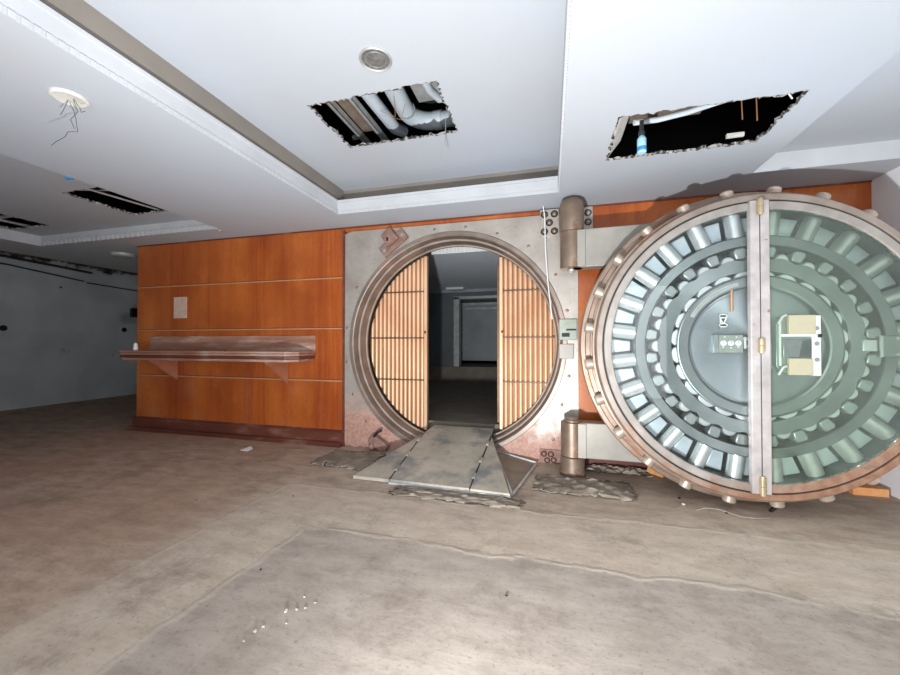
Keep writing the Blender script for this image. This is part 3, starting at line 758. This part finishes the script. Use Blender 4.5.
# combination lock assembly on the right
m = MB(); m.prism([(1.47, 2.99, -.16), (1.49, 2.99, -.2), (1.55, 2.99, -.222), (1.665, 2.99, -.222), (1.69, 2.99, -.2), (1.70, 2.99, .165), (1.66, 2.99, .185), (1.53, 2.99, .18), (1.49, 2.99, .165), (1.47, 2.99, .13)], (0, .04, 0))
lc = part('lock_base_plate', m, 'steel', bevel=.003)
m = MB(); m.box(1.527, 1.672, 2.955, 2.99, .052, .178); o = part('lock_case', m, 'tan', lc, bevel=.003)
m = MB(); m.box(1.527, 1.655, 2.955, 2.99, -.218, -.108); o = part('lock_case', m, 'tan', lc, bevel=.003)
m = MB(); m.box(1.655, 1.705, 2.965, 2.99, -.222, .175); pl = part('screw_plate', m, 'bright', lc, bevel=.003)
for z in (.09, -.01, -.115):
    m = MB(); m.lathe([(0, 2.959), (.011, 2.960), (.014, 2.966)], (1.682, 0, z), 14); part('plate_screw', m, 'steel', pl)
m = MB(); m.box(1.687, 1.706, 2.958, 2.967, .03, .052); part('square_hole', m, 'black', pl)
m = MB(); m.tube([(1.49, 2.97, .045), (1.655, 2.97, .045)], .009, 10); part('draw_rod', m, 'dial', lc)
m = MB(); m.box(1.50, 1.655, 2.968, 2.99, -.10, .018); part('bolt_slide', m, 'steel', lc, bevel=.003)
for z in (.15, -.19):
    m = MB(); m.tube([(1.478, 2.98, z - .03), (1.5, 2.975, z + .02), (1.522, 2.975, z + .03)], .009, 8); part('lock_clip', m, 'bright', lc)
m = MB(); m.box(1.485, 1.497, 2.985, 2.992, -.16, .13); part('lock_edge', m, 'dial', lc)
# carrying lug on the right of the carrier ring
m = MB(); m.box(DX + .655, DX + .79, 2.985, 3.03, -.096, .04); lg = part('operating_lug', m, 'steel', bevel=.004)
m = MB(); m.box(DX + .58, DX + .655, 3.0, 3.03, -.06, .015); part('lug_bar', m, 'bright', lg, bevel=.004)
m = MB(); m.box(DX + .655, DX + .67, 2.982, 2.99, -.096, .04); part('lug_edge', m, 'bright', lg)
for z in (.022, -.078):
    m = MB(); m.lathe([(0, 2.981), (.009, 2.982), (.011, 2.986)], (DX + .745, 0, z), 12); part('lug_screw', m, 'bright', lg)
# crane hinge arms behind the door
def arm(z0, z1):
    m = MB(); pts = [(.19, z0), (.19, z1), (1.0, z1 + .01)]
    for k in range(7):
        t = PI / 2 * k / 6; pts.append((1.0 + .2 * math.sin(t), z1 + .01 - .2 * (1 - math.cos(t))))
    pts += [(1.2, z0)]
    m.prism([(x, 3.425, z) for x, z in pts], (0, .14, 0)); return part('hinge_arm', m, 'arm', smooth=False, bevel=.008)
for z0, z1 in ((.655, .985), (-1.01, -.705)):
    a = arm(z0, z1)
    m = MB(); m.lathe([(0, z1), (.09, z1), (.1, z1 - .006), (.1, z0 + .006), (.09, z0), (0, z0)], (.19, 3.5, 0), 40, 'Z'); hb = part('arm_hub', m, 'post', a)
    m = MB(); m.box(.19, .30, 3.41, 3.426, z0 + .004, z1 - .004); part('arm_cheek', m, 'arm', a, bevel=.004)
    if z0 < 0:
        m = MB(); m.lathe([(0, z1 + .03), (.05, z1 + .028), (.06, z1 + .015), (.075, z1 + .012), (.078, z1)], (.19, 3.5, 0), 28, 'Z'); part('hub_cap', m, 'post', hb)
    else:
        m = MB(); m.ball((.185, 3.47, z0 - .018), .032, (1, 1, .7)); part('grease_plug', m, 'bright', hb)
m = MB(); m.lathe([(0, 3.6), (.35, 3.6), (.36, 3.56), (.42, 3.55), (.42, 3.5)], ax, 64); part('back_boss', m, 'arm')

# ------------------------------------------------------------------ shelf on the timber wall
sh = thing('writing_shelf', (-3.9, 3.6, -.22), 'long dusty dark wood shelf fixed to the panelled wall on two brackets', 'shelf')
x0, x1 = -5.18, -2.646
out = [(x0, 3.79), (x0 - .02, 3.5), (x0 + .0, 3.40), (-2.76, 3.40), (x1, 3.50), (x1, 3.79)]
for z0, z1, ins in ((-.128, -.105, 0), (-.158, -.130, .012), (-.19, -.160, .006), (-.222, -.192, .02)):
    cx, cy = -3.9, 3.79
    pts = [(x - math.copysign(ins, x - cx), y + (ins if y < 3.7 else 0), z0) for x, y in out]
    m = MB(); m.prism(pts, (0, 0, z1 - z0)); finish('shelf_top' if ins == 0 else 'edge_moulding', m, 'basewood' if ins > .005 and ins < .01 else 'shelf', sh, smooth=False, bevel=.006)
m = MB(); m.prism([(x + .03 * (1 if x < -3.9 else -1), y + (.03 if y < 3.7 else 0), -.215) for x, y in out], (0, 0, .095)); finish('shelf_core', m, 'basewood', sh, smooth=False)
m = MB(); m.box(x0, x1, 3.775, 3.80, -.11, .075); finish('back_board', m, 'shelf', sh, bevel=.003)
for xb in (-4.741, -3.042):
    m = MB(); m.prism([(xb - .02, 3.795, -.222), (xb - .02, 3.45, -.222), (xb - .02, 3.45, -.235), (xb - .02, 3.795, -.495)], (.04, 0, 0)); finish('bracket', m, 'bracket', sh, smooth=False, bevel=.003)
m = MB(); m.lathe([(0, -.104), (.022, -.104), (.026, -.07), (.02, -.05), (.022, -.03), (.012, -.012), (0, -.008)], (-5.0, 3.47, 0), 16, 'Z')
tag(finish('white_stub', m, 'dial'), 'small white plastic stub standing on the left end of the shelf', 'stub')
m = MB(); m.box(-4.79, -4.58, 3.785, 3.8, .312, .591); nt = finish('wall_notice', m, 'notice', bevel=.002)
tag(nt, 'small faded pinkish notice plate on the wooden wall above the shelf', 'notice')
m = MB(); m.box(-3.61, -3.595, 3.45, 3.465, -.105, -.098); tag(finish('black_screw', m, 'black'), 'tiny black screw lying on the middle of the shelf', 'screw')

# ------------------------------------------------------------------ ceiling fittings
sp = thing('ceiling_speaker', (-.96, 1.93, 1.60), 'round grey recessed ceiling speaker in the middle tray above the square hole', 'speaker')
c = (-.96, 1.93, 0)
m = MB(); m.lathe([(.094, zt), (.094, zt - .006), (.089, zt - .010), (.083, zt - .008), (.079, zt - .003)], c, 40, 'Z'); finish('trim_ring', m, 'galv', sp)
m = MB(); m.lathe([(.079, zt - .004), (.05, zt - .001), (.02, zt - .004), (0, zt - .006)], c, 40, 'Z'); gr = finish('grille', m, 'grillegrey', sp)
m = MB(); m.lathe([(.056, zt - .003), (.058, zt - .0045), (.060, zt - .003)], c, 40, 'Z'); finish('grille_ring', m, 'lead', gr)
bl = thing('lamp_base', (-2.49, 1.385, 1.22), 'round white ceiling rose with dangling cut wires on the left soffit', 'ceiling rose')
c = (-2.49, 1.385, 0)
m = MB(); m.lathe([(.078, CE), (.078, CE - .008), (.068, CE - .013), (.04, CE - .008), (.0, CE - .007)], c, 36, 'Z'); finish('mounting_plate', m, 'rose', bl)
for pts in ([(-2.49, 1.385, 1.29), (-2.46, 1.385, 1.245), (-2.44, 1.385, 1.19), (-2.425, 1.385, 1.12), (-2.50, 1.385, 1.13), (-2.53, 1.39, 1.11), (-2.59, 1.385, 1.09), (-2.62, 1.38, 1.07)],
            [(-2.47, 1.39, 1.30), (-2.45, 1.40, 1.24), (-2.455, 1.37, 1.18), (-2.43, 1.375, 1.13)],
            [(-2.46, 1.385, 1.30), (-2.42, 1.39, 1.25), (-2.40, 1.385, 1.22), (-2.37, 1.385, 1.22)],
            [(-2.50, 1.385, 1.30), (-2.54, 1.385, 1.25), (-2.56, 1.385, 1.23)]):
    m = MB(); m.tube(pts, .0014, 5); finish('wire', m, 'cable', bl)
dl = thing('downlight', (-6.17, 4.1, 1.28), 'round grey downlight in the soffit left of the wooden wall', 'downlight')
m = MB(); m.lathe([(.15, CE), (.15, CE - .03), (.135, CE - .045), (.115, CE - .04)], (-6.17, 4.1, 0), 36, 'Z'); finish('housing', m, 'galv', dl)
m = MB(); m.lathe([(.115, CE - .035), (.05, CE - .05), (0, CE - .052)], (-6.17, 4.1, 0), 36, 'Z'); finish('lens', m, 'tan', dl)
m = MB(); m.lathe([(.035, CE), (.035, CE - .006), (.015, CE - .014), (.0, CE - .03)], (-3.76, 3.52, 0), 18, 'Z')
tag(finish('ceiling_sprinkler', m, 'galv'), 'small grey sprinkler head in the ceiling above the wooden wall', 'sprinkler')
m = MB(); m.box(-3.712, -3.692, 2.04, 2.09, CE - .012, CE + .03); m.box(-3.735, -3.70, 2.05, 2.08, CE - .014, CE - .001)
tag(finish('hanging_plastic_scrap', m, 'blue', bevel=.006), 'scrap of blue plastic on the soffit edge near the left ceiling holes', 'plastic clip')

# inside the middle hole
G = 'ducts above the middle ceiling hole'
du = thing('duct_pipe', (-1.13, 2.6, 1.8), 'pale duct with an elbow turning right above the middle ceiling hole', 'duct')
pts = [(-1.12, 1.5, 1.92), (-1.13, 2.4, 1.92), (-1.15, 2.86, 1.92)]
for k in range(1, 9):
    t = PI / 2 * k / 8; pts.append((-1.15 + .2 * (1 - math.cos(t)), 2.86 + .2 * math.sin(t), 1.92))
m = MB(); m.tube(pts, .072, 22); finish('straight_run', m, 'duct', du)
m = MB(); m.tube([(-.95, 3.06, 1.92), (-.30, 3.06, 1.92)], .066, 22); finish('branch', m, 'duct', du)
m = MB(); m.tube([(-.96, 3.06, 1.92), (-.89, 3.06, 1.92)], .077, 22); finish('collar', m, 'duct', du)
m = MB(); m.tube([(-1.14, 2.84, 1.92), (-1.145, 2.855, 1.92)], .076, 22); finish('band', m, 'galv', du)
m = MB(); m.tube([(-1.36, 1.5, 1.9), (-1.34, 2.6, 1.9), (-1.325, 3.04, 1.9), (-1.29, 3.16, 1.93)], .052, 20)
tag(finish('duct_pipe', m, 'duct'), 'straight pale duct left of the elbow duct above the middle ceiling hole', 'duct')
for x, lab in ((-1.61, 'leftmost metal ceiling channel crossing the middle ceiling hole'), (-1.43, 'metal ceiling channel beside the straight pale duct in the middle hole')):
    m = MB(); m.box(x - .018, x + .018, 1.6, 3.45, 1.80, 1.805); m.box(x - .018, x - .013, 1.6, 3.45, 1.80, 1.85); m.box(x + .013, x + .018, 1.6, 3.45, 1.80, 1.85)
    tag(finish('ceiling_channel', m, 'galv', smooth=False), lab, 'channel', 'metal channels above the middle hole')
m = MB(); m.box(-1.595, -1.44, 1.6, 2.98, 1.87, 1.89); tag(finish('deck_panel', m, 'rustplank', smooth=False), 'rust stained panel between the two metal channels in the middle ceiling hole', 'panel')
jb = thing('junction_box', (-.87, 2.65, 1.86), 'grey junction box at the right end of the middle ceiling hole', 'junction box')
m = MB(); m.box(-1.0, -.70, 2.40, 2.77, 1.90, 2.0); finish('box_body', m, 'galv', jb, bevel=.006)
m = MB(); m.tube([(-.87, 2.42, 1.875), (-.86, 2.6, 1.87), (-.82, 2.72, 1.87), (-.75, 2.74, 1.88)], .028, 12); finish('elbow_conduit', m, 'duct', jb)
m = MB(); m.box(-1.74, -1.66, 3.03, 3.06, 1.86, 1.89); tag(finish('light_tag', m, 'dial'), 'small white tag deep inside the left corner of the middle ceiling hole', 'tag')
m = MB(); m.tube([(-1.3, 2.7, 1.84), (-1.18, 2.72, 1.79), (-1.12, 2.55, 1.84)], .0022, 5); m.tube([(-1.20, 2.75, 1.80), (-1.14, 2.74, 1.77), (-1.08, 2.68, 1.85)], .0022, 5)
tag(finish('loose_wire', m, 'strip'), 'loose tan wire looped between the two pale ducts', 'wire')
m = MB(); m.tube([(-.765, 2.72, 1.72), (-.772, 2.735, 1.6), (-.775, 2.74, 1.40)], .0028, 5)
tag(finish('hanging_wire', m, 'galv'), 'thin wire hanging straight down at the right corner of the middle ceiling hole', 'wire')
# inside the long hole on the right
m = MB(); m.tube([(.53, 2.62, 1.42), (.68, 2.66, 1.44), (.84, 2.64, 1.45), (1.02, 2.58, 1.46), (1.2, 2.5, 1.48)], .017, 10)
tag(finish('flexible_conduit', m, 'whitecable'), 'pale flexible conduit curving across the long right ceiling hole', 'conduit')
bo = thing('hanging_bottle', (.565, 2.56, 1.2), 'small pale blue bottle hanging in the left end of the right ceiling hole', 'bottle')
m = MB(); m.lathe([(0, 1.13), (.022, 1.13), (.026, 1.136), (.026, 1.215), (.021, 1.225), (.015, 1.232), (.015, 1.24)], (.548, 2.5, 0), 20, 'Z')
for v in m.b.verts: v.co.z += .03
finish('bottle_body', m, 'bottle', bo)
m = MB(); m.lathe([(.019, 1.262), (.019, 1.292), (.012, 1.296), (.012, 1.36), (0, 1.36)], (.548, 2.5, 0), 16, 'Z'); finish('bottle_neck', m, 'steel_dark', bo)
m = MB(); m.lathe([(.0262, 1.17), (.0266, 1.171), (.0266, 1.195), (.0262, 1.196)], (.548, 2.5, 0), 20, 'Z'); finish('blue_band', m, 'blue', bo)
for x, lab in ((1.19, 'shorter thin rod hanging in the right part of the long right ceiling hole'), (1.27, 'longer thin rod hanging in the right part of the long right ceiling hole')):
    m = MB(); m.tube([(x - .01, 2.75, 1.62), (x, 2.76, 1.42 if x < 1.2 else 1.40)], .0035, 6); tag(finish('hanging_rod', m, 'strip'), lab, 'rod', 'rods in the right ceiling hole')
m = MB(); m.box(.5, 1.2, 2.83, 2.9, 1.62, 1.7, Matrix.Translation((0, 0, 0))); m.box(.55, 1.0, 2.86, 2.9, 1.57, 1.62)
tag(finish('timber_batten', m, 'rustplank', smooth=False), 'old brown timber batten inside the long right ceiling hole', 'batten')
m = MB(); R = Matrix.Translation((.43, 2.62, 1.36)) @ Matrix.Rotation(math.radians(38), 4, 'Y')
m.box(-.012, .0, -.25, .25, -.03, .1, R); tag(finish('drywall_flap', m, 'crumb', smooth=False), 'broken white plasterboard flap at the left end of the right ceiling hole', 'plasterboard')
m = MB(); m.box(1.14, 1.24, 2.85, 2.87, 1.36, 1.385); tag(finish('wood_scrap', m, 'crumb'), 'pale scrap stuck in the far edge of the right ceiling hole', 'scrap')
m = MB(); m.tube([(1.24, 2.40, 1.36), (1.28, 2.43, 1.33), (1.30, 2.50, 1.40)], .004, 5); tag(finish('loose_wire', m, 'dial'), 'short pale wire at the pointed right end of the right ceiling hole', 'wire')
# channels in the left holes
m = MB(); m.tube([(-4.38, 2.3, 1.49), (-4.22, 3.4, 1.49)], .010, 8); tag(finish('suspension_rail', m, 'galv'), 'thin metal rail crossing the dark hole in the left ceiling tray', 'rail')
m = MB(); m.tube([(-4.6, 2.62, 1.53), (-4.0, 2.80, 1.53)], .007, 6); tag(finish('suspension_rail', m, 'galv'), 'thin slanting wire across the near end of the dark hole in the left tray', 'rail')
m = MB(); m.box(-6.66, -6.1, 2.9, 2.94, 1.50, 1.52); m.box(-6.5, -6.46, 2.5, 3.3, 1.48, 1.50); tag(finish('ceiling_grid', m, 'galv', smooth=False), 'metal grid inside the far left ceiling hole', 'ceiling grid')

# ------------------------------------------------------------------ left wall fittings
def walltube(pts, r, lab, name='hanging_cable', mat='cable', cat='cable'):
    m = MB(); m.tube(pts, r, 7); return tag(finish(name, m, mat), lab, cat, 'cables along the left wall')
walltube([(-9.0, 3.2, 1.50), (-8.98, 4.0, 1.47), (-9.02, 4.8, 1.44), (-9.0, 5.4, 1.40)], .022, 'thick dark cable along the top of the left wall')
walltube([(-9.03, 3.0, 1.36), (-9.04, 4.2, 1.34), (-9.05, 5.3, 1.22)], .014, 'thin dark cable below the thick one on the left wall')
walltube([(-9.05, 5.35, 1.20), (-9.05, 6.0, 1.17), (-9.05, 7.4, 1.12)], .013, 'dark cable on the far end of the left wall beside the wooden block')
m = MB()
for k in range(16):
    y = 3.2 + k * .19; m.box(-9.07, -8.7 + random.uniform(-.1, .25), y, y + random.uniform(.05, .16), 1.52 + random.uniform(0, .25), 1.56 + random.uniform(.2, .35))
tag(finish('broken_ceiling_batten', m, 'rustplank', smooth=False), 'broken ceiling battens in the dark gap above the left wall', 'battens', kind='stuff')
for (y, z, r, lab) in ((4.18, .24, .05, 'round dark socket hole low on the left wall at the photo edge'), (6.06, .27, .05, 'round dark socket hole on the left wall beside the wooden block'), (4.95, .62, .018, 'small dark hole high on the left wall')):
    z2 = z if r > .02 else 1.05
    m = MB(); m.tube([(-9.085, y, z2), (-9.07, y, z2)], r, 20); tag(finish('socket_hole', m, 'black'), lab, 'socket hole')
m = MB(); m.box(-9.08, -9.02, 6.17, 6.36, .56, .76); tag(finish('wall_box', m, 'black', bevel=.008), 'black box on the left wall partly behind the wooden block', 'box')

# ------------------------------------------------------------------ things lying on the floor
def rock(name, x, y, r, mat, label, cat, group=None):
    m = MB(); m.ball((x, y, FL + r * .55), r, (random.uniform(.9, 1.5), random.uniform(.8, 1.2), .65), 8, .22)
    return tag(finish(name, m, mat, smooth=False), label, cat, group)
crumbs = [(-1.163, 1.27, .010), (-1.150, 1.30, .007), (-1.12, 1.40, .012), (-1.08, 1.42, .008), (-1.05, 1.44, .007), (-1.03, 1.48, .006), (-1.10, 1.50, .007), (-1.07, 1.34, .006), (-1.17, 1.22, .006)]
for k, (x, y, r) in enumerate(crumbs):
    rock('plaster_crumb', x, y, r * .8, 'grit', 'small grey plaster crumb in the small scatter on the front floor', 'crumb', 'plaster crumbs on the floor')
m = MB(); m.poly([(-3.26, 3.33, FL + .004), (-3.16, 3.32, FL + .006), (-3.14, 3.38, FL + .025), (-3.2, 3.41, FL + .03)]); m.prism([(-3.26, 3.33, FL + .001), (-3.16, 3.32, FL + .001), (-3.14, 3.38, FL + .012), (-3.2, 3.41, FL + .012)], (0, 0, .006))
tag(finish('paper_scrap', m, 'dial', smooth=False), 'small white paper scrap on the floor before the wooden wall', 'paper')
m = MB(); m.box(-.06, .06, -.035, .035, 0, .05, Matrix.Translation((.88, 3.62, FL + .02)) @ Matrix.Rotation(.5, 4, 'Z') @ Matrix.Rotation(.35, 4, 'Y'))
tag(finish('wood_shim', m, 'shim', bevel=.003), 'orange wood block on the floor under the left side of the round door', 'wood block')
m = MB(); m.box(2.26, 2.48, 3.60, 3.70, FL, FL + .06); tag(finish('wood_shim', m, 'shim', bevel=.003), 'orange wood block on the floor by the right wall behind the door', 'wood block')
m = MB(); m.tube([(1.47, 3.08, FL + .008), (1.53, 3.12, FL + .03), (1.56, 3.16, FL + .06)], [.012, .014, .003], 6); tag(finish('dark_splinter', m, 'black'), 'pointed dark splinter on the floor in front of the round door', 'splinter')
rock('floor_chip', .935, 3.165, .011, 'black', 'dark chip on the floor nearer the shim block', 'chip'); rock('floor_chip', .93, 3.055, .011, 'crumb', 'pale chip on the floor left of the door front', 'chip')
rock('floor_chip', 1.17, 2.98, .009, 'black', 'dark chip on the floor under the centre bar', 'chip')
for k, (x, y) in enumerate(((-2.55, 2.2), (-1.9, 2.45), (-.2, 1.75), (-1.45, 1.62))):
    rock('floor_chip', x, y, .005, 'black', ('dark chip on the brown floor left of the mortar line', 'dark chip on the tan floor between the two mortar lines', 'dark chip alone on the grey front floor', 'dark chip beside the inner mortar line')[k], 'chip')
m = MB(); pts = [(.98, 2.97, FL + .004), (1.05, 2.99, FL + .02), (1.12, 2.96, FL + .03), (1.22, 2.9, FL + .02), (1.33, 2.93, FL + .008), (1.42, 2.97, FL + .005)]; m.tube(pts, .0016, 5)
tag(finish('loose_wire', m, 'grit'), 'thin wire curled on the floor below the round door', 'wire')
def crumple(name, x0, x1, y0, y1, amp, label, seed, rot=0.0):
    rnd = random.Random(seed); m = MB(); nx, ny = 26, 14; g = []
    ph = [rnd.uniform(0, 6) for _ in range(6)]
    for i in range(nx + 1):
        row = []
        for j in range(ny + 1):
            u, w = i / nx, j / ny; e = min(u, 1 - u, w, 1 - w) * 6; e = min(1, e)
            x = x0 + (x1 - x0) * u + (rnd.uniform(-.03, .03) if e < .5 else 0); y = y0 + (y1 - y0) * w + (rnd.uniform(-.025, .025) if e < .5 else 0)
            z = abs(math.sin(9 * u + 5 * w + ph[0]) * math.sin(17 * w - 4 * u + ph[1])) + .5 * abs(math.sin(23 * u + ph[2] + 9 * w))
            row.append(m.b.verts.new((x, y, FL + .003 + amp * z * (.25 + .75 * e) + rnd.uniform(0, amp * .25))))
        g.append(row)
    for i in range(nx):
        for j in range(ny): m._face([g[i][j], g[i + 1][j], g[i + 1][j + 1], g[i][j + 1]])
    md = finish(name, m, 'fabric_dust', angle=60)
    so = md.modifiers.new('Solidify', 'SOLIDIFY'); so.thickness = .003; so.offset = 1
    return tag(md, label, 'floor covering')
crumple('torn_floor_sheet', -.12, .62, 3.02, 3.38, .028, 'crumpled torn floor covering in front of the lower hinge post', 3)
crumple('torn_floor_sheet', .30, .86, 3.60, 3.76, .03, 'rubble of torn floor covering under the lower hinge arm', 5)
crumple('torn_floor_sheet', -2.25, -1.66, 3.1, 3.6, .022, 'loose curled floor covering left of the ramp', 8)
crumple('torn_floor_sheet', -1.2, -.2, 2.66, 2.82, .016, 'rough broken edge of floor covering along the ramp front', 11)

# ------------------------------------------------------------------ camera
cam = bpy.data.cameras.new('camera'); co = bpy.data.objects.new('camera', cam); C.objects.link(co)
cam.sensor_width = 36; cam.lens = 372 / 900 * 36; cam.clip_start = .05
co.location = (0, 0, H); co.rotation_euler = (PI / 2 + math.atan(4.5 / 372), 0, math.radians(15.05))
bpy.context.scene.camera = co

# ------------------------------------------------------------------ light
def spot(loc, target, watts, size, blend, radius, color):
    l = bpy.data.lights.new('flash', 'SPOT'); l.energy = watts; l.spot_size = math.radians(size); l.spot_blend = blend; l.shadow_soft_size = radius; l.color = color
    o = bpy.data.objects.new('flash', l); C.objects.link(o); o.location = Vector(loc) + Vector((0, 0, H))
    o.rotation_euler = (Vector(target) - Vector(loc)).to_track_quat('-Z', 'Y').to_euler(); return o
spot((-.38, .28, -.98), (.0, 1.75, 1.2), 520, 176, .78, .04, (.935, .97, 1.0))
a = bpy.data.lights.new('added_back_fill', 'AREA'); a.shape = 'RECTANGLE'; a.size = 5; a.size_y = 2.3; a.energy = 110; a.color = (.93, .96, 1.0)  # added fill lamp behind the camera, no such source is seen
o = bpy.data.objects.new('added_back_fill', a); C.objects.link(o); o.location = (-.2, Y0 + .05, H + .0); o.rotation_euler = (PI / 2, 0, 0)
w = bpy.data.worlds.new('world'); bpy.context.scene.world = w; w.use_nodes = True
w.node_tree.nodes['Background'].inputs[0].default_value = (.93, .96, 1, 1); w.node_tree.nodes['Background'].inputs[1].default_value = .2
sc = bpy.context.scene
sc.view_settings.view_transform = 'Standard'; sc.view_settings.look = 'None'; sc.view_settings.gamma = 1; sc.view_settings.use_curve_mapping = False
sc.view_settings.exposure = 0.15
sc.cycles.use_denoising = True
